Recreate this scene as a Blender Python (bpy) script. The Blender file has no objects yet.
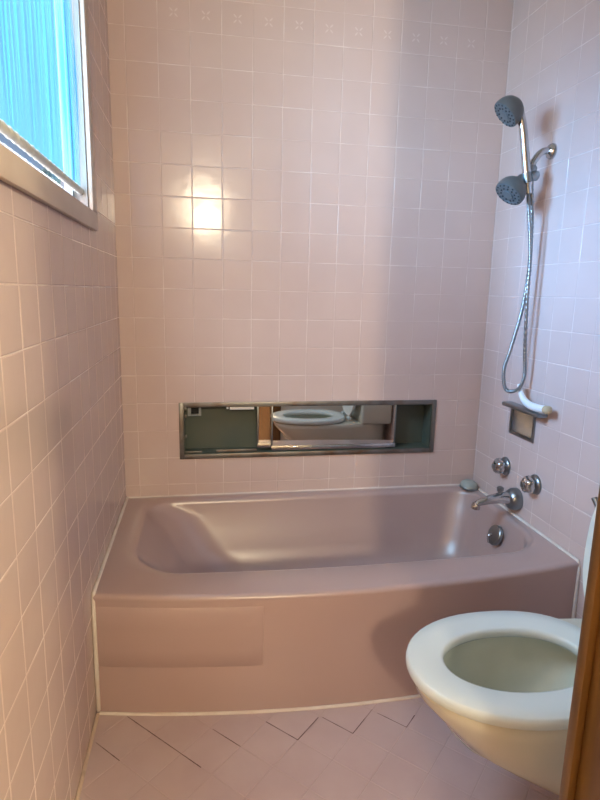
import bpy, bmesh, math, random
from mathutils import Vector, Matrix
random.seed(7)
S = bpy.context.scene
COL = S.collection
PI = math.pi
P = 0.1117          # tile pitch
W = 1.50            # tub alcove width
CEIL = 2.40

# ---------------------------------------------------------------- materials
def mat(name, color, rough=0.4, metal=0.0, spec=0.5, coat=0.0, trans=0.0, ior=1.45):
    m = bpy.data.materials.new(name); m.use_nodes = True
    b = m.node_tree.nodes['Principled BSDF']
    b.inputs['Base Color'].default_value = (*color, 1)
    b.inputs['Roughness'].default_value = rough
    b.inputs['Metallic'].default_value = metal
    b.inputs['Specular IOR Level'].default_value = spec
    b.inputs['Coat Weight'].default_value = coat
    b.inputs['Transmission Weight'].default_value = trans
    b.inputs['IOR'].default_value = ior
    return m

def vary(m, c2, scale=8.0, detail=3.0, lo=0.35, hi=0.7, stretch=(1, 1, 1), bump=0.0, bumpscale=20.0):
    """mottle the base colour between its own value and c2; optional soft bump"""
    nt = m.node_tree; N = nt.nodes; L = nt.links
    b = N['Principled BSDF']; c1 = tuple(b.inputs['Base Color'].default_value)
    tc = N.new('ShaderNodeTexCoord'); mp = N.new('ShaderNodeMapping')
    mp.inputs['Scale'].default_value = stretch
    L.new(tc.outputs['Object'], mp.inputs['Vector'])
    nz = N.new('ShaderNodeTexNoise'); nz.inputs['Scale'].default_value = scale; nz.inputs['Detail'].default_value = detail
    L.new(mp.outputs['Vector'], nz.inputs['Vector'])
    r = N.new('ShaderNodeValToRGB'); r.color_ramp.elements[0].position = lo; r.color_ramp.elements[1].position = hi
    r.color_ramp.elements[0].color = c1; r.color_ramp.elements[1].color = (*c2, 1)
    L.new(nz.outputs['Fac'], r.inputs['Fac']); L.new(r.outputs['Color'], b.inputs['Base Color'])
    if bump:
        n2 = N.new('ShaderNodeTexNoise'); n2.inputs['Scale'].default_value = bumpscale; n2.inputs['Detail'].default_value = 2
        L.new(mp.outputs['Vector'], n2.inputs['Vector'])
        bp = N.new('ShaderNodeBump'); bp.inputs['Strength'].default_value = bump; bp.inputs['Distance'].default_value = 0.002
        L.new(n2.outputs['Fac'], bp.inputs['Height']); L.new(bp.outputs['Normal'], b.inputs['Normal'])
    return m

TILE = vary(mat('pink glazed tile', (0.635, 0.478, 0.435), 0.16, spec=0.36), (0.66, 0.503, 0.46), 5, 2, bump=0.25, bumpscale=14)
GROUT = vary(mat('pale grout', (0.76, 0.63, 0.585), 0.8), (0.66, 0.51, 0.47), 9, 2, .40, .60)
FLOWER = mat('tile flower print', (0.70, 0.56, 0.52), 0.3)
FTILE = vary(mat('pink floor tile', (0.56, 0.415, 0.41), 0.34), (0.60, 0.46, 0.45), 9)
FGROUT = vary(mat('floor grout', (0.56, 0.425, 0.41), 0.85), (0.20, 0.12, 0.12), 7.0, 1.0, 0.70, 0.75)
STAIN = vary(mat('blackened grout', (0.14, 0.085, 0.08), 0.8), (0.36, 0.25, 0.24), 16, 2, .42, .62)
PLASTER = mat('cream painted plaster', (0.72, 0.66, 0.58), 0.7)
CEILM = mat('white ceiling paint', (0.85, 0.83, 0.80), 0.8)
CAULK = vary(mat('white caulk', (0.80, 0.72, 0.66), 0.5), (0.72, 0.60, 0.52), 14)
CAULK_OLD = vary(mat('yellowed caulk', (0.70, 0.54, 0.42), 0.6), (0.16, 0.10, 0.07), 7.0, 2.0, 0.62, 0.72)
TUB = vary(mat('mauve pink enamel', (0.455, 0.315, 0.29), 0.30, spec=0.5, coat=1.0), (0.475, 0.335, 0.31), 3, 1)
PORC = mat('white porcelain', (0.62, 0.585, 0.49), 0.12, coat=0.4)
BOWL = vary(mat('water stained porcelain', (0.70, 0.71, 0.61), 0.12), (0.60, 0.60, 0.50), 6)
SEATM = mat('white plastic seat', (0.68, 0.72, 0.70), 0.22)
CHROME = vary(mat('chrome', (0.62, 0.62, 0.62), 0.14, 1.0), (0.50, 0.50, 0.50), 25)
CHROME_DARK = mat('dull grey chrome', (0.30, 0.32, 0.33), 0.30, 1.0)
HEADGREY = mat('satin grey plastic', (0.125, 0.122, 0.115), 0.32, 0.2)
FACEGREY = mat('blue grey spray face', (0.12, 0.14, 0.15), 0.38)
NOZZLE = mat('dark rubber nozzles', (0.03, 0.035, 0.04), 0.6)
STEEL = vary(mat('tarnished steel', (0.27, 0.255, 0.235), 0.45, 1.0), (0.20, 0.13, 0.09), 10, 3, 0.5, 0.75)
LINER = vary(mat('green grey cabinet paint', (0.115, 0.118, 0.085), 0.45), (0.075, 0.10, 0.085), 5)
BLACK = mat('black', (0.006, 0.006, 0.007), 0.6)
DKRUB = mat('dark track', (0.02, 0.025, 0.035), 0.5)
MIRROR = mat('mirror glass', (0.74, 0.69, 0.64), 0.02, 1.0)
WHITEPL = mat('white plastic', (0.86, 0.87, 0.88), 0.3)
TAN = mat('tan plastic', (0.55, 0.42, 0.26), 0.5)
CASING = vary(mat('beige window trim', (0.60, 0.49, 0.42), 0.45), (0.55, 0.43, 0.36), 7)
RODM = mat('ivory curtain rod', (0.72, 0.68, 0.60), 0.35)
STOPM = vary(mat('grey rubber stopper', (0.44, 0.44, 0.39), 0.45), (0.34, 0.34, 0.30), 30)
LEAF = vary(mat('dark leaves', (0.02, 0.03, 0.03), 0.6), (0.03, 0.05, 0.03), 10)
BARK = mat('bark', (0.05, 0.035, 0.025), 0.8)

def wood():
    m = mat('varnished orange wood', (0.19, 0.085, 0.020), 0.35, coat=0.15)
    vary(m, (0.085, 0.036, 0.009), 9.0, 5.0, 0.35, 0.68, (3.0, 3.0, 0.22))
    return m
WOOD = wood()
HALLWOOD = vary(mat('brown hall flooring', (0.13, 0.065, 0.035), 0.75, spec=0.2), (0.10, 0.05, 0.028), 6, 4, .3, .7, (6, .6, 1))

_b = TUB.node_tree.nodes['Principled BSDF']; _b.inputs['Coat IOR'].default_value = 1.6; _b.inputs['Coat Roughness'].default_value = 0.32

def glass():
    m = bpy.data.materials.new('window glass'); m.use_nodes = True
    nt = m.node_tree; N = nt.nodes; L = nt.links
    N.remove(N['Principled BSDF'])
    t = N.new('ShaderNodeBsdfTransparent'); t.inputs[0].default_value = (0.93, 0.96, 0.97, 1)
    g = N.new('ShaderNodeBsdfGlossy'); g.inputs['Roughness'].default_value = 0.03
    fr = N.new('ShaderNodeFresnel'); mx = N.new('ShaderNodeMixShader')
    ge = N.new('ShaderNodeNewGeometry'); inv = N.new('ShaderNodeMath'); inv.operation = 'SUBTRACT'; inv.inputs[0].default_value = 1.0
    mu = N.new('ShaderNodeMath'); mu.operation = 'MULTIPLY'; L.new(ge.outputs['Backfacing'], inv.inputs[1])
    L.new(fr.outputs[0], mu.inputs[0]); L.new(inv.outputs[0], mu.inputs[1]); L.new(mu.outputs[0], mx.inputs[0]); L.new(t.outputs[0], mx.inputs[1]); L.new(g.outputs[0], mx.inputs[2])
    L.new(mx.outputs[0], N['Material Output'].inputs[0]); return m
GLASS = glass()

def water():
    m = bpy.data.materials.new('still water'); m.use_nodes = True
    nt = m.node_tree; N = nt.nodes; L = nt.links
    N.remove(N['Principled BSDF'])
    t = N.new('ShaderNodeBsdfTransparent'); t.inputs[0].default_value = (0.92, 0.95, 0.93, 1)
    g = N.new('ShaderNodeBsdfGlossy'); g.inputs['Roughness'].default_value = 0.04
    fr = N.new('ShaderNodeFresnel'); fr.inputs[0].default_value = 1.33; mx = N.new('ShaderNodeMixShader')
    L.new(fr.outputs[0], mx.inputs[0]); L.new(t.outputs[0], mx.inputs[1]); L.new(g.outputs[0], mx.inputs[2])
    L.new(mx.outputs[0], N['Material Output'].inputs[0]); return m
WATER = water()

def sheer():
    m = bpy.data.materials.new('pale blue sheer cloth'); m.use_nodes = True
    nt = m.node_tree; N = nt.nodes; L = nt.links
    N.remove(N['Principled BSDF'])
    tl = N.new('ShaderNodeBsdfTranslucent'); tl.inputs[0].default_value = (0.11, 0.38, 0.58, 1)
    df = N.new('ShaderNodeBsdfDiffuse'); df.inputs[0].default_value = (0.22, 0.5, 0.7, 1)
    tr = N.new('ShaderNodeBsdfTransparent'); tr.inputs[0].default_value = (0.56, 0.85, 1.0, 1)
    m1 = N.new('ShaderNodeMixShader'); m1.inputs[0].default_value = 0.25
    m2 = N.new('ShaderNodeMixShader'); m2.inputs[0].default_value = 0.80
    L.new(tl.outputs[0], m1.inputs[1]); L.new(df.outputs[0], m1.inputs[2])
    L.new(m1.outputs[0], m2.inputs[1]); L.new(tr.outputs[0], m2.inputs[2])
    L.new(m2.outputs[0], N['Material Output'].inputs[0]); return m
SHEER = sheer()

# ---------------------------------------------------------------- object helpers
def obj(name, bm, m, parent=None, smooth=None, loc=None):
    me = bpy.data.meshes.new(name)
    bmesh.ops.recalc_face_normals(bm, faces=bm.faces)
    bm.to_mesh(me); bm.free()
    for x in (m if isinstance(m, (list, tuple)) else [m]): me.materials.append(x)
    if smooth is not None:
        for p in me.polygons: p.use_smooth = True
        me.set_sharp_from_angle(angle=math.radians(smooth))
    o = bpy.data.objects.new(name, me); COL.objects.link(o)
    if parent: 
        o.parent = parent
        o.matrix_parent_inverse = Matrix.Translation(-parent.location)
    return o

def struct(o): o['kind'] = 'structure'; return o

def thing(name, label, cat, loc, group=None):
    o = bpy.data.objects.new(name, None); COL.objects.link(o)
    o.empty_display_size = 0.05
    o.location = loc; o['label'] = label; o['category'] = cat
    if group: o['group'] = group
    return o

def tag(o, label, cat, group=None):
    o['label'] = label; o['category'] = cat
    if group: o['group'] = group
    return o

def box(bm, a, b, bev=0.0, seg=2):
    x0, y0, z0 = (min(a[i], b[i]) for i in range(3)); x1, y1, z1 = (max(a[i], b[i]) for i in range(3))
    v = [bm.verts.new(c) for c in ((x0,y0,z0),(x1,y0,z0),(x1,y1,z0),(x0,y1,z0),(x0,y0,z1),(x1,y0,z1),(x1,y1,z1),(x0,y1,z1))]
    f = [bm.faces.new([v[i] for i in q]) for q in ((0,3,2,1),(4,5,6,7),(0,1,5,4),(1,2,6,5),(2,3,7,6),(3,0,4,7))]
    if bev:
        es = list({e for q in f for e in q.edges})
        bmesh.ops.bevel(bm, geom=es, offset=bev, segments=seg, affect='EDGES', profile=0.5)
    return bm

def boxobj(name, a, b, m, parent=None, bev=0.0):
    return obj(name, box(bmesh.new(), a, b, bev), m, parent, 35 if bev else None)

def loft(bm, rings, closed=True, cap0=False, cap1=False, mi=0):
    vs = [[bm.verts.new(c) for c in r] for r in rings]
    n = len(vs[0])
    for a, b in zip(vs[:-1], vs[1:]):
        for i in range(n if closed else n - 1):
            j = (i + 1) % n
            f = bm.faces.new((a[i], a[j], b[j], b[i])); f.material_index = mi
    if cap0: bm.faces.new(list(reversed(vs[0]))).material_index = mi
    if cap1: bm.faces.new(vs[-1]).material_index = mi
    return vs

def frame_of(d):
    d = Vector(d).normalized()
    u = d.cross(Vector((0, 0, 1)))
    if u.length < 1e-3: u = d.cross(Vector((0, 1, 0)))
    u.normalize(); return u, d.cross(u).normalized(), d

def lathe(bm, c, d, prof, n=32, mi=0):
    """prof: list of (radius, distance along d); the ends are closed"""
    c = Vector(c); u, v, d = frame_of(d)
    rings = []
    for r, h in prof:
        r = max(r, 1e-5)
        rings.append([c + d*h + (u*math.cos(2*PI*i/n) + v*math.sin(2*PI*i/n))*r for i in range(n)])
    loft(bm, rings, True, True, True, mi)
    return bm

def catmull(pts, k=8):
    pts = [Vector(p) for p in pts]
    q = [2*pts[0]-pts[1]] + pts + [2*pts[-1]-pts[-2]]
    out = []
    for i in range(1, len(q)-2):
        for s in range(k):
            t = s/k
            a, b, c, d = q[i-1], q[i], q[i+1], q[i+2]
            out.append(0.5*((2*b) + (c-a)*t + (2*a-5*b+4*c-d)*t*t + (3*b-a-3*c+d)*t**3))
    out.append(pts[-1]); return out

def tube(bm, pts, rad, n=14, k=8, smooth=True):
    pts = catmull(pts, k) if smooth else [Vector(p) for p in pts]
    m = len(pts)
    if callable(rad): rr = [rad(i/(m-1)) for i in range(m)]
    else: rr = [rad]*m
    t0 = (pts[1]-pts[0]).normalized(); u, v, _ = frame_of(t0)
    rings = []
    for i, p in enumerate(pts):
        t = (pts[min(i+1, m-1)] - pts[max(i-1, 0)]).normalized()
        u = (u - t*u.dot(t)).normalized(); v = t.cross(u)
        rings.append([p + (u*math.cos(2*PI*j/n) + v*math.sin(2*PI*j/n))*rr[i] for j in range(n)])
    loft(bm, rings, True, True, True); return bm

def rrect(x0, x1, y0, y1, r, z, nc=10, ns=14, yfun=None):
    """rounded rectangle loop; r is one radius or four (fl, fr, br, bl); front is y0"""
    rs = r if isinstance(r, (tuple, list)) else (r,)*4
    cs = [(x0, y0, PI, rs[0]), (x1, y0, 1.5*PI, rs[1]), (x1, y1, 0.0, rs[2]), (x0, y1, 0.5*PI, rs[3])]
    out = []
    for k, (cx, cy, a0, rad) in enumerate(cs):
        sx = 1 if cx == x0 else -1; sy = 1 if cy == y0 else -1
        c = (cx + sx*rad, cy + sy*rad)
        arc = [(c[0] + rad*math.cos(a0 + 0.5*PI*i/nc), c[1] + rad*math.sin(a0 + 0.5*PI*i/nc)) for i in range(nc+1)]
        out.append(arc)
    pts = []
    for k in range(4):
        pts += out[k]
        a = out[k][-1]; b = out[(k+1) % 4][0]
        for i in range(1, ns):
            t = i/ns; pts.append((a[0]+(b[0]-a[0])*t, a[1]+(b[1]-a[1])*t))
    return [Vector((x, yfun(x, y) if yfun else y, z)) for x, y in pts]

# ---------------------------------------------------------------- tiled walls
def sub_rect(r, h):
    (a, b, c, d), (e, f, g, i) = r, h        # u0,u1,v0,v1
    if e >= b or f <= a or g >= d or i <= c: return [r]
    out = []
    if e > a: out.append((a, e, c, d))
    if f < b: out.append((f, b, c, d))
    m0, m1 = max(a, e), min(b, f)
    if g > c: out.append((m0, m1, c, g))
    if i < d: out.append((m0, m1, i, d))
    return out

def tile_wall(name, to3, u0, u1, v0, v1, uph, vph, holes, thick, flower_row=None, flowers=(), tile_u=None):
    """to3(u, v, n): n = height above grout plane. Bevelled, slightly tilted tiles on a grout slab"""
    bm = bmesh.new(); rnd = random.Random(name)
    slabs = [(u0, u1, v0, v1)]
    for h in holes: slabs = [q for s in slabs for q in sub_rect(s, h)]
    for a, b, c, d in slabs:
        vs = [bm.verts.new(to3(u, v, n)) for n in (0, -thick) for u, v in ((a,c),(b,c),(b,d),(a,d))]
        for q in ((0,1,2,3),(7,6,5,4),(0,4,5,1),(1,5,6,2),(2,6,7,3),(3,7,4,0)):
            bm.faces.new([vs[i] for i in q]).material_index = 1
    g = 0.0013
    tu0, tu1 = tile_u if tile_u else (u0, u1)
    i0 = math.floor((tu0-uph)/P) - 1; j0 = math.floor((v0-vph)/P) - 1
    for i in range(i0, i0 + int((tu1-tu0)/P) + 4):
        for j in range(j0, j0 + int((v1-v0)/P) + 4):
            a = max(uph+i*P+g, tu0); b = min(uph+(i+1)*P-g, tu1); c = max(vph+j*P+g, v0); d = min(vph+(j+1)*P-g, v1)
            if b-a < 0.006 or d-c < 0.006: continue
            ja, jb = rnd.gauss(0, .0004), rnd.gauss(0, .0004)
            tx, ty = rnd.gauss(0, .0030), rnd.gauss(0, .0030)
            pieces = [(a+ja, b+ja, c+jb, d+jb)]
            for h in holes: pieces = [q for s in pieces for q in sub_rect(s, h)]
            mu, mv = (a+b)/2, (c+d)/2
            hh = lambda u, v: 0.0007 + (u-mu)*tx + (v-mv)*ty
            e = 0.0016
            for a2, b2, c2, d2 in pieces:
                if b2-a2 < 0.005 or d2-c2 < 0.005: continue
                top = [bm.verts.new(to3(u, v, hh(u, v))) for u, v in ((a2+e,c2+e),(b2-e,c2+e),(b2-e,d2-e),(a2+e,d2-e))]
                bot = [bm.verts.new(to3(u, v, 0.0)) for u, v in ((a2,c2),(b2,c2),(b2,d2),(a2,d2))]
                bm.faces.new(top)
                for k in range(4): bm.faces.new((bot[k], bot[(k+1) % 4], top[(k+1) % 4], top[k]))
                if flower_row is not None and j == flower_row and i in flowers:
                    for q in range(4):                       # four little petals crossing in the tile centre
                        an = PI/4 + q*PI/2; du, dv = math.cos(an), math.sin(an)
                        pv = []
                        for t, w in ((.003,0),(.010,.0028),(.017,.0022),(.021,0),(.017,-.0022),(.010,-.0028)):
                            u, v = mu + du*t - dv*w, mv + dv*t + du*w
                            pv.append(bm.verts.new(to3(u, v, hh(u, v)+.0003)))
                        bm.faces.new(pv).material_index = 2
    return struct(obj(name, bm, [TILE, GROUT, FLOWER]))

VPH = 0.865
CAB = (0.232, 1.284, 0.540, 0.740)             # opening of the recessed cabinet (x0,x1,z0,z1)
WIN = (-1.36, -0.515, 1.409, 2.06)             # window opening (y0,y1,z0,z1)
DISH = (-0.418, -0.272, 0.684, 0.774)          # soap dish recess in the right wall (y0,y1,z0,z1)
YD = -1.65                                     # door wall, bathroom side

tile_wall('wall_back', lambda u, v, n: (u, -n, v), 0, W, 0, CEIL, 0.5*P, VPH, [CAB], 0.12, 11, range(1, 12))
tile_wall('wall_left', lambda u, v, n: (n, u, v), -5.1, 0.12, 0, CEIL, -0.845, VPH, [WIN], 0.06, tile_u=(YD, 0.0))
tile_wall('wall_right', lambda u, v, n: (W - n, u, v), YD, 0.12, 0, CEIL, -0.0102, VPH, [DISH], 0.12, tile_u=(YD, 0.0))

# floor: square tiles laid on the diagonal
def floor():
    bm = bmesh.new()
    box(bm, (-0.14, -1.785, -0.08), (2.3, 0.12, 0.0))
    for f in bm.faces: f.material_index = 1
    q = 0.1555/math.sqrt(2); g = 0.0014
    c0 = Vector((0.088, -0.930)); e1 = Vector((1, 1)).normalized()*q; e2 = Vector((-1, 1)).normalized()*q
    rnd = random.Random(3)
    def clip(poly, ax, lim, keep_less):
        out = []
        for k in range(len(poly)):
            a, b = poly[k], poly[(k+1) % len(poly)]
            ia = (a[ax] <= lim) == keep_less; ib = (b[ax] <= lim) == keep_less
            if ia: out.append(a)
            if ia != ib:
                t = (lim-a[ax])/(b[ax]-a[ax]); out.append(a + (b-a)*t)
        return out
    for i in range(-36, 40):
        for j in range(-36, 40):
            o = c0 + e1*i + e2*j
            s = g/q
            poly = [o+e1*s+e2*s, o+e1*(1-s)+e2*s, o+e1*(1-s)+e2*(1-s), o+e1*s+e2*(1-s)]
            for ax, lim, kl in ((0, 0.0, False), (0, 1.5, True), (1, -1.78, False), (1, -0.02, True)):
                if len(poly) > 2: poly = clip(poly, ax, lim, kl)
            if len(poly) < 3: continue
            c = sum(poly, Vector((0, 0)))/len(poly); h = 0.0010 + rnd.gauss(0, .0001)
            top = [bm.verts.new((*(c+(p-c)*0.985), h)) for p in poly]; bot = [bm.verts.new((*p, 0.0)) for p in poly]
            bm.faces.new(top)
            for k in range(len(poly)): bm.faces.new((bot[k], bot[(k+1) % len(poly)], top[(k+1) % len(poly)], top[k]))
    for a, b in (((.088,-.775),(.243,-.930)), ((.327,-.858),(.399,-.930)), ((.476,-.852),(.554,-.930)), ((.554,-.930),(.626,-.858)), ((.018,-.860),(.088,-.930)),
                 ((.638,-.859),(.709,-.930)), ((.709,-.930),(.790,-.849)), ((.800,-.866),(.865,-.930)), ((.865,-.930),(.905,-.890)), ((.243,-.930),(.295,-.982))):
        a, b = Vector(a), Vector(b); n = (b-a).orthogonal().normalized()*.0012     # blackened stretches of grout
        f = bm.faces.new([bm.verts.new((*p, .0011)) for p in (a-n, b-n, b+n, a+n)]); f.material_index = 2
    return struct(obj('floor', bm, [FTILE, FGROUT, STAIN]))
floor()
struct(boxobj('floor_hall', (-0.14, -5.1, -0.08), (2.3, -1.785, 0.0), HALLWOOD))
struct(boxobj('ceiling', (-0.14, -5.1, CEIL), (2.3, 0.12, CEIL+0.1), CEILM))

# door wall on the right of the doorway, and the hall behind the camera
bm = bmesh.new(); box(bm, (0.83, -1.77, 0), (2.3, YD, CEIL)); box(bm, (0.0, -1.77, 2.26), (0.83, YD, CEIL))
struct(obj('wall_front', bm, PLASTER))
struct(boxobj('wall_hall', (0.0, -5.1, 0), (2.3, -5.0, CEIL), PLASTER))
struct(boxobj('wall_hall_right', (2.2, -5.0, 0), (2.3, -1.77, CEIL), PLASTER))

# wooden door frame
d = thing('door_1', 'orange varnished wooden door frame at the right edge of the view', 'door frame', (0.82, YD, 0)); d['kind'] = 'structure'
bm = bmesh.new(); box(bm, (0.808, -1.785, 0.001), (0.83, YD+0.001, 2.26), 0.002); box(bm, (0.0015, -1.785, 2.238), (0.83, YD+0.001, 2.26), 0.002)
obj('jamb', bm, WOOD, d, 35)
bm = bmesh.new(); box(bm, (0.797, YD+0.0005, 0.001), (0.860, YD+0.019, 2.30), 0.004); box(bm, (0.0015, YD+0.0005, 2.246), (0.797, YD+0.019, 2.30), 0.004)
obj('casing', bm, WOOD, d, 35)
bm = bmesh.new(); box(bm, (0.797, -1.745, 0.001), (0.809, -1.705, 2.238), 0.002)
obj('door_stop', bm, WOOD, d, 35)

# ---------------------------------------------------------------- bathtub
BOW = lambda x: 0.072*(1 - ((x-0.75)/0.75)**2)
def tub():
    root = thing('bathtub', 'mauve pink built-in bathtub with bowed front along the tiled back wall', 'bathtub', (0.75, -0.4, 0))
    bm = bmesh.new()
    X0, X1, Y0, Y1 = 0.003, 1.497, -0.745, -0.003
    nc, ns = 10, 30
    def outer(z, inset=0.0, front=0.0):
        def yf(x, y):
            w = max(0.0, min(1.0, (-y-0.45)/0.28))
            return y - w*(BOW(min(max(x,0),1.5)) - front)
        return rrect(X0+inset, X1-inset, Y0+inset, Y1-inset, 0.004, z, nc, ns, yf)
    def inner(x0, x1, y0, y1, r, z, bow=0.0):
        def yf(x, y):
            w = max(0.0, min(1.0, (-y-0.40)/0.20)); return y - w*bow*max(0, 1 - ((x-0.76)/0.64)**2)
        return rrect(x0, x1, y0, y1, r, z, nc, ns, yf)
    rings = [outer(0.0, 0, -.005), outer(0.128, 0, -.002), outer(0.142, 0, .0), outer(0.351)]
    for k in range(1, 7):                                   # rounded rim edge
        a = 0.5*PI*k/6; rings.append(outer(0.353+0.015*math.sin(a), 0.0, 0.016*(1-math.cos(a))))
    rings.append([ (a*0.45+b*0.55) for a, b in zip(outer(0.3695, 0, .02), inner(0.035, 1.466, -0.655, -0.020, (.18,.15,.09,.10), 0.3695, .030))])
    rings.append(inner(0.035, 1.466, -0.655, -0.020, (.18,.15,.09,.10), 0.3695, .030))
    for k in range(1, 6):                                   # lip rolling into the basin
        a = 0.5*PI*k/5; s = 0.026*math.sin(a); zz = 0.3695 - 0.024*(1-math.cos(a))
        rings.append(inner(0.035+s*2.4, 1.466-s*.6, -0.655+s, -0.020-s*1.2, (.18,.15,.09,.10), zz, .030))
    wl = [(0.160,1.443,-0.618,-0.060,.30,.026),(0.20,1.427,-0.595,-0.080,.24,.020),(0.25,1.405,-0.562,-0.103,.17,.012),(0.30,1.380,-0.540,-0.122,.115,.004),
          (0.335,1.345,-0.512,-0.150,.083,0),(0.40,1.28,-0.46,-0.20,.068,0),(0.60,1.15,-0.37,-0.29,.062,0)]
    for x0, x1, y0, y1, z, bw in wl: rings.append(inner(x0, x1, y0, y1, (.17,.13,.12,.15) if z > .08 else (.05 if y1-y0 > .15 else .03), z, bw))
    loft(bm, rings, True, False, True)
    # shallow pressed panel on the left half of the apron
    obj('tub_body', bm, TUB, root, 50)
    bm = bmesh.new()
    def ap(x, z, n): return (x, Y0 - BOW(x) - n, z)
    N = 12; xs = [0.012 + (0.470-0.012)*i/N for i in range(N+1)]
    cols = []
    for i, x in enumerate(xs):
        cols.append([bm.verts.new(ap(x, z, n)) for z, n in ((0.143, -.004), (0.150, .0018), (0.20, .0020), (0.27, .0020), (0.331, .0012), (0.339, -.004))])
    e = [bm.verts.new(ap(0.4745, z, -.004)) for z in (0.143, 0.150, 0.20, 0.27, 0.331, 0.339)]
    cols.append(e)
    for a, b in zip(cols[:-1], cols[1:]):
        for k in range(5): bm.faces.new((a[k], b[k], b[k+1], a[k+1]))
    obj('apron_panel', bm, TUB, root, 50)
    # overflow plate with its trip lever, and the drain
    c = Vector((1.418, -0.355, 0.286)); nd = Vector((-0.93, 0.0, 0.30))
    bm = lathe(bmesh.new(), c + Vector((.012,0,0)), nd, [(.040, 0), (.040, .012), (.037, .015), (.020, .0165), (.0, .017)])
    ov = obj('overflow_plate', bm, CHROME_DARK, root, 40)
    bm = bmesh.new(); tube(bm, [c + nd*0.012 + Vector((0,0,.002)), c + nd*.024 + Vector((0,0,-.008)), c + nd*.020 + Vector((0,0,-.034))], lambda t: .007-.002*t, 10)
    obj('trip_lever', bm, CHROME, ov, 50)
    bm = lathe(bmesh.new(), (1.15, -0.33, .061), (0,0,1), [(.032, 0), (.032, .003), (.026, .005), (.022, .002), (0, .001)])
    obj('drain_ring', bm, CHROME, root, 40)
tub()

# caulk beads
def bead(name, pts, r, m, n=8):
    return struct(obj(name, tube(bmesh.new(), pts, r, n, 1, False), m, None, 60))
bead('trim_1', [(0.006, -0.006, .368), (1.494, -0.006, .368)], .0055, CAULK)
bead('trim_2', [(0.006, -0.006, .369), (0.006, -0.738, .3675), (0.0065, -0.745, .345), (0.0065, -0.752, 0.012)], .0058, CAULK)
bead('trim_3', [(1.494, -0.006, .369), (1.494, -0.738, .3675), (1.494, -0.745, .345), (1.494, -0.752, 0.012)], .0062, CAULK)
bead('trim_4', [(0.01+1.48*i/40, -0.751-BOW(0.01+1.48*i/40)-.001, .003) for i in range(41)], .0052, CAULK)
bead('trim_5', [(0.005, -0.757, .003), (0.005, YD, .003)], .005, CAULK_OLD)

# ---------------------------------------------------------------- recessed cabinet
def cabinet():
    root = thing('recessed_cabinet', 'long low metal cabinet recessed in the pink tiled back wall above the tub', 'cabinet', (0.758, 0, 0.54))
    x0, x1, z0, z1 = CAB
    D = 0.085
    e = 0.001
    bm = bmesh.new()
    for a, b in (((x0+e, D-.003, z0+e), (x1-e, D, z1-e)), ((x0+e, 0, z0+e), (x0+.004, D-.003, z1-e)), ((x1-.004, 0, z0+e), (x1-e, D-.003, z1-e)),
                 ((x0+.004, 0, z0+e), (x1-.004, D-.003, z0+.004)), ((x0+.004, 0, z1-.004), (x1-.004, D-.003, z1-e))):
        box(bm, a, b)
    obj('liner', bm, LINER, root)
    bm = bmesh.new(); F = -.0075; Bk = -.0012; w = .0165
    for a, b in (((x0-w, F, z0-w), (x0+.002, Bk, z1+w)), ((x1-.002, F, z0-w), (x1+w, Bk, z1+w)),
                 ((x0+.002, F, z1-.003), (x1-.002, Bk, z1+w)), ((x0+.002, F, z0-w), (x1-.002, Bk, z0+.003))):
        box(bm, a, b, .0018)
    obj('frame', bm, STEEL, root, 35)
    # sliding mirrors: a front one and one slid half behind it
    def mirror(a, b, y, zb, zt, th):
        bm = bmesh.new(); box(bm, (a, y, zb), (b, y+th, zt))
        pane = obj('sliding_mirror', bm, MIRROR, root)
        bm = bmesh.new(); box(bm, (a-.002, y-.006, zb-.012), (b+.002, y+th+.002, zb+.006), .0012)
        obj('mirror_rail', bm, CHROME, pane, 35)
        for p, q in ((a-.002, a+.004), (b-.004, b+.002)): boxobj('mirror_stile', (p, y-.003, zb+.006), (q, y+th+.002, zt), CHROME_DARK, pane, .0008)
    mirror(0.532, 0.86, 0.018, z0+.030, z1-.006, .004)
    mirror(0.590, 1.124, 0.007, z0+.020, z1-.006, .004)
    # leftover pieces of the white plastic track, broken away in places
    for a, b, zc, h in ((0.417, 0.516, z1-.010, .013), (0.238, 0.305, z0+.009, .008), (0.362, 0.528, z0+.011, .011)):
        o = boxobj('track_strip', (a, .004, zc-h/2), (b, .012, zc+h/2), WHITEPL if zc > .6 else STEEL, root, .001)
        if zc > .6: o['label'] = 'white broken strip of track'
    boxobj('track_screw', (0.404, .002, z1-.013), (0.412, .008, z1-.005), WHITEPL, root, .001)
    for zc in (z1-.012, z1-.042, z0+.075):
        boxobj('bracket', (x0+.004, .004, zc-.006), (x0+.013, .014, zc+.006), STEEL, root, .001)
    bm = bmesh.new()
    a, b, c, dd = 0.249, 0.303, 0.694, 0.732
    ia, ib, ic, idd = 0.262, 0.293, 0.700, 0.729
    for q in (((a,c),(ia,dd)), ((ib,c),(b,dd)), ((ia,c),(ib,ic)), ((ia,idd),(ib,dd))):
        box(bm, (q[0][0], .030, q[0][1]), (q[1][0], .0815, q[1][1]))
    sw = obj('outlet_box', bm, mat('grey metal box', (0.30,.31,.30), .5), root)
    boxobj('opening', (ia, .050, ic), (ib, .0815, idd), BLACK, sw)
cabinet()

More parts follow.
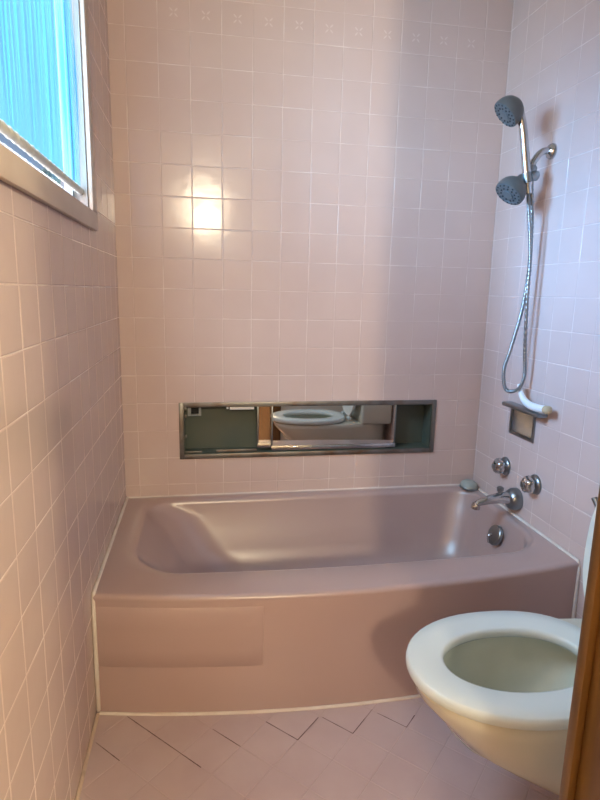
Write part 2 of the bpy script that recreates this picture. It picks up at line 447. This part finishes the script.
# ---------------------------------------------------------------- window
def window():
    y0, y1, z0, z1 = WIN
    root = thing('window_1', 'high window in the left wall with beige trim', 'window', (0, (y0+y1)/2, z0)); root['kind'] = 'structure'
    w = .060; bm = bmesh.new(); F = .0145; B_ = .0016
    for a, b in (((B_, y0-w, z0-.050), (F, y1+w, z0)), ((B_, y0-w, z1), (F, y1+w, z1+w)), ((B_, y0-w, z0), (F, y0, z1)), ((B_, y1, z0), (F, y1+w, z1))):
        box(bm, a, b, .003)
    obj('window_frame', bm, CASING, root, 35)
    bm = bmesh.new(); t = .004
    e = .0008
    for a, b in (((-.059, y0+e, z0+e), (.001, y1-e, z0+t)), ((-.059, y0+e, z1-t), (.001, y1-e, z1-e)), ((-.059, y0+e, z0+t), (.001, y0+t, z1-t)), ((-.059, y1-t, z0+t), (.001, y1-e, z1-t))):
        box(bm, a, b)
    obj('window_reveal', bm, mat('weathered sill paint', (.30, .27, .25), .6), root)
    bm = bmesh.new(); s = .016
    for a, b in (((-.052, y0+t, z0+t), (-.034, y1-t, z0+t+.010)), ((-.052, y0+t, z1-t-.02), (-.034, y1-t, z1-t)), ((-.052, y0+t, z0+t), (-.034, y0+t+s, z1-t)), ((-.052, y1-t-s, z0+t), (-.034, y1-t, z1-t))):
        box(bm, a, b)
    obj('window_sash', bm, mat('grey aluminium sash', (.16, .18, .20), .5), root)
    boxobj('window_track', (-.012, y0+t, z0+t), (-.002, y1-t, z0+t+.005), DKRUB, root)
    boxobj('window_pane', (-.045, y0+t+s, z0+t+.010), (-.041, y1-t-s, z1-t-.02), GLASS, root)
window()
def curtain():
    y0, y1, z0, z1 = WIN
    zr = z0 + .049
    bm = bmesh.new(); n = 420; rows = 26
    rnd = random.Random(5)
    ph = [(rnd.uniform(18, 60), rnd.uniform(0, 6.3), rnd.uniform(.4, 1)) for _ in range(9)]
    vs = []
    for r in range(rows+1):
        t = r/rows; z = zr + .004 + (z1-.025-zr)*t; amp = .0016 + .0036*math.sin(PI*min(1, max(0, t)))**.6
        row = []
        for i in range(n+1):
            y = y0+.006 + (y1-y0-.012)*i/n
            f = sum(a*math.sin(k*2*PI*(y + .006*math.sin(3*t+p)) + p) for k, p, a in ph)/4.2
            row.append(bm.verts.new((-.016 + amp*f, y, z)))
        vs.append(row)
    for a, b in zip(vs[:-1], vs[1:]):
        for i in range(n): bm.faces.new((a[i], a[i+1], b[i+1], b[i]))
    root = thing('curtain', 'pale blue gathered sheer curtain hanging in the high left window', 'curtain', (-.016, (y0+y1)/2, zr))
    obj('sheer_cloth', bm, SHEER, root, 80)
    bm = bmesh.new(); n2 = 200; rg = []
    for i in range(n2+1):                                   # gathered hem pocket around the rod
        y = y0+.007 + (y1-y0-.014)*i/n2; k = 1 + .10*math.sin(y*190) + .08*math.sin(y*331+1)
        rg.append([Vector((-.016 + .0070*k*math.cos(2*PI*j/12), y, zr + .0098*k*math.sin(2*PI*j/12))) for j in range(12)])
    loft(bm, rg, True, True, True)
    obj('rod_pocket', bm, mat('cream hem cloth', (0.62, 0.60, 0.54), .8), root, 60)
    r = boxobj('curtain_rod', (-.019, y0+.0045, zr-.004), (-.013, y1-.0045, zr+.004), RODM, root)
curtain()

# tree outside the window
def tree():
    root = thing('tree', 'dark leafy tree outside, glimpsed through the gap below the curtain', 'tree', (-0.95, 3.1, -0.6))
    bm = bmesh.new(); rnd = random.Random(11)
    for k in range(520):
        a, h = rnd.uniform(0, 2*PI), rnd.uniform(0, 1)
        r = .12*math.sqrt(rnd.random())*math.sin(PI*(.12+.8*h))
        c = Vector((-0.955 + r*math.cos(a), 3.1 + r*math.sin(a), 1.55 + .62*h))
        d1 = Vector((rnd.gauss(0,1), rnd.gauss(0,1), rnd.gauss(0,.6))).normalized()*.05; d2 = d1.cross(Vector((rnd.gauss(0,1), rnd.gauss(0,1), rnd.gauss(0,1)))).normalized()*.022
        bm.faces.new([bm.verts.new(c+q) for q in (-d1, d2, d1, -d2)])
    obj('crown', bm, LEAF, root)
    bm = bmesh.new(); tube(bm, [(-.95, 3.1, -.6), (-.94, 3.11, .6), (-.955, 3.1, 1.7)], lambda t: .05-.025*t, 10)
    obj('trunk', bm, BARK, root, 60)

# ---------------------------------------------------------------- toilet
def egg(cx, af, ab, b, cy, z, ef=2.0, eb=2.4, n=56):
    out = []
    for i in range(n):
        t = 2*PI*i/n; c, s = math.cos(t), math.sin(t)
        e = ef if c < 0 else eb
        x = math.copysign(abs(c)**(2/e), c)*(af if c < 0 else ab); y = math.copysign(abs(s)**(2/e), s)*b
        out.append(Vector((cx+x, cy+y, z)))
    return out
TY = -1.226
def toilet():
    root = thing('toilet', 'white toilet with its lid up beside the pink bathtub', 'toilet', (1.20, TY, 0))
    bm = bmesh.new()
    def E(front, back, b, z, cx=.98, eb=2.6): return egg(cx, cx-front, back-cx, b, TY, z, 2.05, eb)
    out = [E(1.14, 1.470, .095, .085, 1.25), E(1.095, 1.475, .115, .105, 1.22), E(1.035, 1.485, .135, .14, 1.15), E(.965, 1.49, .150, .185, 1.10), E(.892, 1.49, .162, .235, 1.04), E(.825, 1.49, .171, .285),
           E(.785, 1.49, .174, .33), E(.757, 1.49, .177, .362), E(.750, 1.49, .178, .383), E(.757, 1.485, .172, .392)]
    inn = [E(.808, 1.175, .116, .392, .99), E(.806, 1.18, .118, .380, .99), E(.800, 1.19, .122, .352, .99), E(.806, 1.17, .116, .315, .99), E(.830, 1.13, .102, .27, .99),
           E(.868, 1.08, .078, .225, .98), E(.91, 1.03, .046, .195, .97), E(.945, 1.0, .02, .187, .97)]
    vs = loft(bm, out, True, True, False)
    vi = loft(bm, inn, True, False, True, 1)
    n = len(vs[-1])
    for i in range(n): bm.faces.new((vs[-1][i], vs[-1][(i+1) % n], vi[0][(i+1) % n], vi[0][i]))
    loft(bm, [E(1.235, 1.47, .078, .0, 1.32), E(1.235, 1.47, .078, .02, 1.32), E(1.24, 1.47, .066, .045, 1.32), E(1.22, 1.47, .070, .12, 1.30)], True, True, True)
    obj('bowl', bm, [PORC, BOWL], root, 50)
    bm = bmesh.new()
    w = E(.842, 1.112, .094, .252, .985); bm.faces.new([bm.verts.new(p) for p in w])
    obj('water', bm, WATER, root)
    # seat ring
    bm = bmesh.new()
    def ring(t, z):                                         # t: 0 outer edge .. 1 hole edge
        o = E(.738, 1.215, .184, z, .985, 2.5); h = egg(.985, .165, .158, .103, TY, z, 2.05, 2.2)
        return [a*(1-t)+b*t for a, b in zip(o, h)]
    rg = [ring(.03, .3965), ring(0, .402), ring(0, .410), ring(.025, .4175), ring(.07, .4205), ring(.45, .4215), ring(.90, .4200), ring(.97, .4175), ring(1.0, .412), ring(1.0, .402), ring(.96, .3965)]
    v = loft(bm, rg)
    for i in range(len(v[0])): j = (i+1) % len(v[0]); bm.faces.new((v[-1][i], v[-1][j], v[0][j], v[0][i]))
    obj('seat', bm, SEATM, root, 60)
    # lid, standing up
    bm = bmesh.new(); tilt = math.radians(4)
    lid = []
    for i in range(56):
        t = 2*PI*i/56; c, s = math.cos(t), math.sin(t)
        e = 2.05 if c > 0 else 2.8
        h = math.copysign(abs(c)**(2/e), c)*.212 + .212; y = math.copysign(abs(s)**(2/e), s)*.158
        lid.append((y, h))
    def lring(k, off): return [Vector((1.232 + off + (h*k + .212*(1-k))*math.sin(tilt), TY + y*k, .418 + (h*k + .212*(1-k))*math.cos(tilt))) for y, h in lid]
    loft(bm, [lring(.90, .004), lring(.985, .0), lring(1, .004), lring(1, .012), lring(.985, .016), lring(.90, .020)], True, True, True)
    obj('lid', bm, SEATM, root, 50)
    for s in (-.075, .075):
        bm = lathe(bmesh.new(), (1.232, TY+s-.022, .412), (0, 1, 0), [(.010, 0), (.012, .004), (.012, .040), (.010, .044)], 16)
        obj('hinge', bm, SEATM, root, 40)
    bm = bmesh.new(); box(bm, (1.29, TY-.20, .385), (1.492, TY+.165, .690), .018, 3)
    tank = obj('tank', bm, PORC, root, 40)
    bm = bmesh.new(); box(bm, (1.282, TY-.21, .691), (1.495, TY+.174, .722), .010, 3)
    obj('tank_lid', bm, PORC, root, 40)
    bm = bmesh.new(); lathe(bm, (1.290, -1.105, .672), (-1, 0, 0), [(.012, 0), (.012, .008), (.006, .012), (.006, .026)], 16)
    tube(bm, [(1.266, -1.105, .672), (1.261, -1.085, .690), (1.259, -1.062, .716)], lambda t: .006+.002*t, 10)
    obj('flush_lever', bm, CHROME_DARK, tank, 50)
toilet()

# ---------------------------------------------------------------- shower
AY = -0.36
def head_at(parent, c, n, R, back, face_parent_name='shower_head'):
    """spray head: c = centre of its face, n = direction the water goes"""
    c = Vector(c); n = Vector(n).normalized()
    prof = [(R*.97, 0), (R, -.004), (R, -.016), (R*.97, -.024), (R*.88, -.036), (R*.70, -.048), (R*.46, -.056), (.016, -back)]
    bm = lathe(bmesh.new(), c, n, prof, 36)
    h = obj('shower_head', bm, HEADGREY, parent, 40)
    bm = lathe(bmesh.new(), c, n, [(R*.93, -.001), (R*.93, .0015), (R*.72, .0025), (R*.70, .0010), (R*.36, .0015), (R*.34, .0045), (.0, .0055)], 36)
    f = obj('spray_face', bm, FACEGREY, h, 30)
    bm = bmesh.new(); u, v, d_ = frame_of(n)
    for rr, cnt in ((.82, 16), (.53, 11)):
        for k in range(cnt):
            a = 2*PI*k/cnt; lathe(bm, c + (u*math.cos(a)+v*math.sin(a))*R*rr + n*.001, n, [(.0030, 0), (.0026, .003), (0, .0034)], 8)
    obj('nozzles', bm, NOZZLE, f, 40)
    return h
def shower():
    root = thing('wall_shower', 'grey fixed shower head on a chrome wall arm, below the hand shower', 'shower', (1.4992, AY, 1.69))
    bm = lathe(bmesh.new(), (1.4992, AY, 1.690), (-1, 0, 0), [(.026, 0), (.026, .004), (.023, .012), (.015, .018), (.012, .020)])
    obj('wall_flange', bm, CHROME, root, 40)
    bm = tube(bmesh.new(), [(1.490, AY, 1.690), (1.470, AY, 1.690), (1.449, AY, 1.676), (1.431, AY, 1.650), (1.424, AY, 1.630)], .0115, 16)
    obj('arm', bm, CHROME, root, 60)
    bm = lathe(bmesh.new(), (1.426, AY, 1.640), (-.22, 0, -1), [(.016, 0), (.021, .006), (.021, .034), (.017, .040), (.014, .055), (.017, .060), (.017, .072), (.010, .076)], 24)
    lathe(bm, (1.418, AY, 1.610), (0.35, -1, -.3), [(.012, 0), (.012, .018), (.016, .020), (.016, .034), (.010, .038)], 18)
    obj('diverter', bm, CHROME_DARK, root, 40)
    n = Vector((-.63, -.083, -.772)).normalized(); c = Vector((1.345, -.368, 1.541))
    h = head_at(root, c, n, .052, .062)
    bm = tube(bmesh.new(), [c - n*.058, c - n*.075, (1.408, AY, 1.575)], .013, 14)
    lathe(bm, c - n*.054, -n, [(.018, 0), (.018, .010), (.014, .014)], 18)
    obj('ball_joint', bm, CHROME_DARK, root, 50)
    # hand shower
    hs = thing('hand_shower', 'grey hand shower with chrome handle and hose, highest on the right wall', 'hand shower', (1.41, AY, 1.57))
    n = Vector((-.703, .108, -.703)).normalized(); c = Vector((1.308, -.368, 1.790))
    h = head_at(hs, c, n, .050, .060)
    hp = [c - n*.040 + Vector((.012, 0, .002)), (1.362, -.371, 1.792), (1.376, -.373, 1.745), (1.391, -.374, 1.668), (1.405, -.374, 1.598), (1.414, -.376, 1.545)]
    bm = tube(bmesh.new(), hp, lambda t: .0165 - .003*math.sin(PI*min(1, t*1.1)) if t < .9 else .0125, 18)
    obj('handle', bm, CHROME, hs, 60)
    bm = tube(bmesh.new(), [(1.4015, -.374, 1.612), (1.409, -.376, 1.580)], .0175, 18, 2)
    obj('cradle_ring', bm, CHROME_DARK, root, 50)
    path = [(1.414, -.376, 1.548), (1.4155, -.383, 1.505), (1.430, -.385, 1.409), (1.440, -.385, 1.319), (1.443, -.385, 1.188), (1.454, -.385, 1.011), (1.463, -.383, 0.924),
            (1.452, -.378, 0.874), (1.423, -.370, 0.857), (1.399, -.366, 0.874), (1.392, -.362, 0.937), (1.413, -.357, 1.008), (1.445, -.355, 1.152), (1.457, -.355, 1.30), (1.450, -.358, 1.44), (1.430, -.366, 1.570), (1.424, -.372, 1.598)]
    cp = catmull(path, 34)
    bm = tube(bmesh.new(), cp, lambda t: .0064 + .0009*math.sin(t*len(cp)*1.6), 10, 1, False)
    obj('hose', bm, CHROME_DARK, hs, 70)
shower()

# ---------------------------------------------------------------- taps, spout, soap dish
def valve(y, z, label):
    root = thing('valve_handle', label, 'tap handle', (1.4992, y, z), 'tub valve handles')
    bm = lathe(bmesh.new(), (1.4992, y, z), (-1, 0, 0), [(.037, 0), (.037, .004), (.033, .010), (.024, .014), (.019, .016), (.019, .024)], 32)
    obj('escutcheon', bm, CHROME_DARK, root, 40)
    bm = bmesh.new(); u = 40; rg = []
    for r, h, k in ((.019, .015, 0), (.027, .018, .4), (.031, .025, 1), (.029, .038, 1), (.024, .046, .8), (.015, .051, .3), (.001, .053, 0)):
        rg.append([Vector((1.4992-h, y + r*(1+.10*k*math.cos(5*2*PI*i/u))*math.cos(2*PI*i/u), z + r*(1+.10*k*math.cos(5*2*PI*i/u))*math.sin(2*PI*i/u))) for i in range(u)])
    loft(bm, rg, True, True, True)
    kb = obj('knob', bm, CHROME, root, 40)
    bm = lathe(bmesh.new(), (1.4992-.0525, y, z), (-1, 0, 0), [(.011, 0), (.011, .003), (.008, .005), (0, .0055)], 18)
    obj('index_cap', bm, CHROME_DARK, kb, 40)
valve(-.258, .534, 'faceted chrome valve handle above the spout, the one nearer the tub corner')
valve(-.465, .530, 'faceted chrome valve handle above the spout, the one nearer the toilet')

def spout():
    y = -.358
    root = thing('tub_spout', 'chrome bathtub spout low on the right wall between the two handles', 'spout', (1.4992, y, .435))
    bm = lathe(bmesh.new(), (1.4992, y, .434), (-1, 0, 0), [(.043, 0), (.043, .014), (.041, .024), (.034, .036), (.026, .042)], 32)
    obj('collar', bm, CHROME_DARK, root, 40)
    bm = tube(bmesh.new(), [(1.470, y, .436), (1.440, y, .441), (1.400, y, .438), (1.362, y, .431), (1.340, y, .424), (1.331, y, .414), (1.329, y, .402)],
              lambda t: .025 - .012*min(1, t*1.6) + (.004 if t > .75 else 0.0), 20)
    obj('spout_body', bm, CHROME, root, 55)
    bm = lathe(bmesh.new(), (1.425, y, .452), (0, 0, 1), [(.008, 0), (.008, .016), (.013, .018), (.013, .030), (.008, .034)], 16)
    obj('diverter_knob', bm, CHROME_DARK, root, 40)
spout()

def soap_dish():
    y0, y1, z0, z1 = DISH
    root = thing('soap_dish', 'recessed chrome soap dish with a grab shelf on the right wall', 'soap dish', (1.4992, (y0+y1)/2, z0))
    D = .055; bm = bmesh.new(); e = .001
    X = 1.5
    for a, b in (((X+D-.003, y0+e, z0+e), (X+D, y1-e, z1-e)), ((X-.001, y0+e, z0+e), (X+D-.003, y0+.004, z1-e)), ((X-.001, y1-.004, z0+e), (X+D-.003, y1-e, z1-e)),
                 ((X-.001, y0+.004, z0+e), (X+D-.003, y1-.004, z0+.004)), ((X-.001, y0+.004, z1-.004), (X+D-.003, y1-.004, z1-e))): box(bm, a, b)
    obj('recess', bm, mat('bright recess chrome', (.62, .63, .65), .24, 1.0), root)
    bm = bmesh.new(); w = .010; F = X-.007; B_ = X-.0014
    for a, b in (((F, y0-w, z0-w), (B_, y0+.003, z1+w)), ((F, y1-.003, z0-w), (B_, y1+w, z1+w)), ((F, y0+.003, z0-w), (B_, y1-.003, z0+.003)), ((F, y0+.003, z1-.003), (B_, y1-.003, z1+w))):
        box(bm, a, b, .002)
    obj('rim', bm, CHROME_DARK, root, 35)
    bm = bmesh.new(); box(bm, (1.448, -.505, .786), (1.4935, -.268, .801), .006, 3)
    obj('shelf', bm, CHROME_DARK, root, 40)
soap_dish()

def white_handle():
    root = thing('plastic_handle', 'curved white plastic handle with tan end lying on the chrome soap dish shelf', 'handle', (1.460, -.44, .801))
    bm = tube(bmesh.new(), [(1.460, -.360, .882), (1.460, -.374, .855), (1.460, -.400, .832), (1.460, -.438, .820), (1.460, -.490, .819), (1.460, -.535, .823)],
              lambda t: .0075 + .0065*min(1, t*1.6), 16)
    obj('grip', bm, WHITEPL, root, 60)
    bm = lathe(bmesh.new(), (1.460, -.533, .823), (0, -1, .08), [(.0145, 0), (.0145, .018), (.011, .022), (.007, .024)], 16)
    obj('end_cap', bm, TAN, root, 40)
white_handle()

def stopper():
    root = thing('drain_stopper', 'small round grey stopper resting on the back right corner of the tub rim', 'stopper', (1.452, -.060, .3695))
    bm = lathe(bmesh.new(), (1.452, -.058, .370), (.05, -.08, 1), [(.030, 0), (.036, .006), (.037, .016), (.033, .026), (.022, .034), (.008, .037), (0, .037)], 28)
    obj('cap', bm, STOPM, root, 45)
    bm = lathe(bmesh.new(), (1.452, -.058, .3705), (.05, -.08, 1), [(.0375, .002), (.039, .004), (.039, .010), (.0375, .012)], 28)
    obj('chrome_band', bm, CHROME_DARK, root, 40)
stopper()
tree()

# ---------------------------------------------------------------- light
SKY, GLOW, SIDE = 23.0, 86.0, 13.5
w = bpy.data.worlds.new('sky'); S.world = w; w.use_nodes = True
nt = w.node_tree; N = nt.nodes; L = nt.links
bg = N['Background']
tc = N.new('ShaderNodeTexCoord'); sx = N.new('ShaderNodeSeparateXYZ'); cr = N.new('ShaderNodeValToRGB')
L.new(tc.outputs['Generated'], sx.inputs[0])
mr = N.new('ShaderNodeMapRange'); mr.inputs['From Min'].default_value = -1; mr.inputs['From Max'].default_value = 1
L.new(sx.outputs['Z'], mr.inputs['Value']); L.new(mr.outputs['Result'], cr.inputs['Fac'])
e = cr.color_ramp.elements
e[0].position = .44; e[0].color = (.12, .09, .05, 1)              # sunlit ground
e[1].position = .50; e[1].color = (.008, .0105, .0155, 1)
for pos, c in ((.72, (.009, .0108, .0165, 1)), (.80, (.82, .78, .86, 1))):
    x = e.new(pos); x.color = c
L.new(cr.outputs['Color'], bg.inputs['Color']); bg.inputs['Strength'].default_value = SKY
# hazy glow of the hidden sun: narrow in azimuth, tall in elevation
def mth(op, a, b=None):
    n = N.new('ShaderNodeMath'); n.operation = op
    for k, q in enumerate((a, b)):
        if q is None: continue
        if isinstance(q, (int, float)): n.inputs[k].default_value = q
        else: L.new(q, n.inputs[k])
    return n.outputs[0]
sl = 0.22; ln = math.hypot(1, sl)
perp = mth('ADD', mth('MULTIPLY', sx.outputs['X'], sl/ln), mth('MULTIPLY', sx.outputs['Y'], -1/ln))
g1 = mth('POWER', math.e, mth('MULTIPLY', mth('POWER', mth('DIVIDE', perp, 0.13), 2.0), -1.0))
g2 = mth('POWER', math.e, mth('MULTIPLY', mth('POWER', mth('DIVIDE', mth('SUBTRACT', sx.outputs['Z'], 0.27), 0.29), 2.0), -1.0))
front = mth('LESS_THAN', sx.outputs['X'], -0.05)
g3 = mth('POWER', math.e, mth('MULTIPLY', mth('POWER', mth('DIVIDE', mth('SUBTRACT', sx.outputs['Z'], 0.05), 0.45), 2.0), -1.0))
side = mth('MULTIPLY', mth('MULTIPLY', mth('MAXIMUM', mth('MINIMUM', mth('MULTIPLY', mth('SUBTRACT', perp, 0.0), 3.0), 1.0), 0.0), g3), SIDE)
band = mth('POWER', math.e, mth('MULTIPLY', mth('POWER', mth('DIVIDE', mth('SUBTRACT', perp, 0.36), 0.17), 2.0), -1.0))
side = mth('MULTIPLY', side, mth('ADD', mth('MULTIPLY', band, 2.6), 0.55))
lobe = mth('MULTIPLY', mth('MULTIPLY', mth('MULTIPLY', g1, g2), front), GLOW)
side = mth('MULTIPLY', side, front)
out = bg.outputs[0]
for strength, color in ((lobe, (.48, .66, 1.0, 1)), (side, (.66, .69, .82, 1))):
    b2 = N.new('ShaderNodeBackground'); b2.inputs['Color'].default_value = color; L.new(strength, b2.inputs['Strength'])
    ad = N.new('ShaderNodeAddShader'); L.new(out, ad.inputs[0]); L.new(b2.outputs[0], ad.inputs[1]); out = ad.outputs[0]
L.new(out, N['World Output'].inputs[0])

def light(name, kind, loc, energy, color, size=.05, rot=None, sizey=None):
    l = bpy.data.lights.new(name, kind); l.energy = energy; l.color = color
    if kind == 'AREA':
        l.size = size
        if sizey: l.shape = 'RECTANGLE'; l.size_y = sizey
    else: l.shadow_soft_size = size
    o = bpy.data.objects.new(name, l); COL.objects.link(o); o.location = loc
    if rot: o.rotation_euler = rot
    return o
p = light('sky_portal', 'AREA', (-.056, (WIN[0]+WIN[1])/2, (WIN[2]+WIN[3])/2), 1, (1,1,1), WIN[3]-WIN[2], (0, -PI/2, 0), WIN[1]-WIN[0])
p.data.cycles.is_portal = True
v = light('vanity_lamp', 'SPOT', (.37, -4.5, 2.08), 190, (1.0, .84, .58), .11, Vector((.35, 4.5, .10)).to_track_quat('-Z', 'Y').to_euler())
v.data.spot_size = math.radians(92); v.data.spot_blend = 1.0       # soft cone added to weaken the lamp low in the room
light('hall_ceiling_lamp', 'POINT', (1.8, -2.7, 2.1), 78, (1.0, .89, .55), .10)

# ---------------------------------------------------------------- camera
cam = bpy.data.cameras.new('camera'); co = bpy.data.objects.new('camera', cam); COL.objects.link(co)
cam.sensor_fit = 'VERTICAL'; cam.sensor_height = 24.0; cam.lens = 558.65/800*24.0; cam.clip_start = .02
rt, up, fw = Vector((0.985092, -0.170586, 0.022238)), Vector((0.01091, 0.190957, 0.981538)), Vector((0.171683, 0.966662, -0.189972))
M = Matrix((( rt.x, up.x, -fw.x, .30915), (rt.y, up.y, -fw.y, -2.2247), (rt.z, up.z, -fw.z, 1.1986), (0, 0, 0, 1)))
co.matrix_world = M
S.camera = co
S.view_settings.view_transform = 'Standard'; S.view_settings.look = 'None'; S.view_settings.gamma = 1.0
S.view_settings.exposure = 0.44; S.view_settings.use_curve_mapping = False
S.cycles.use_denoising = True
S.cycles.max_bounces = 10
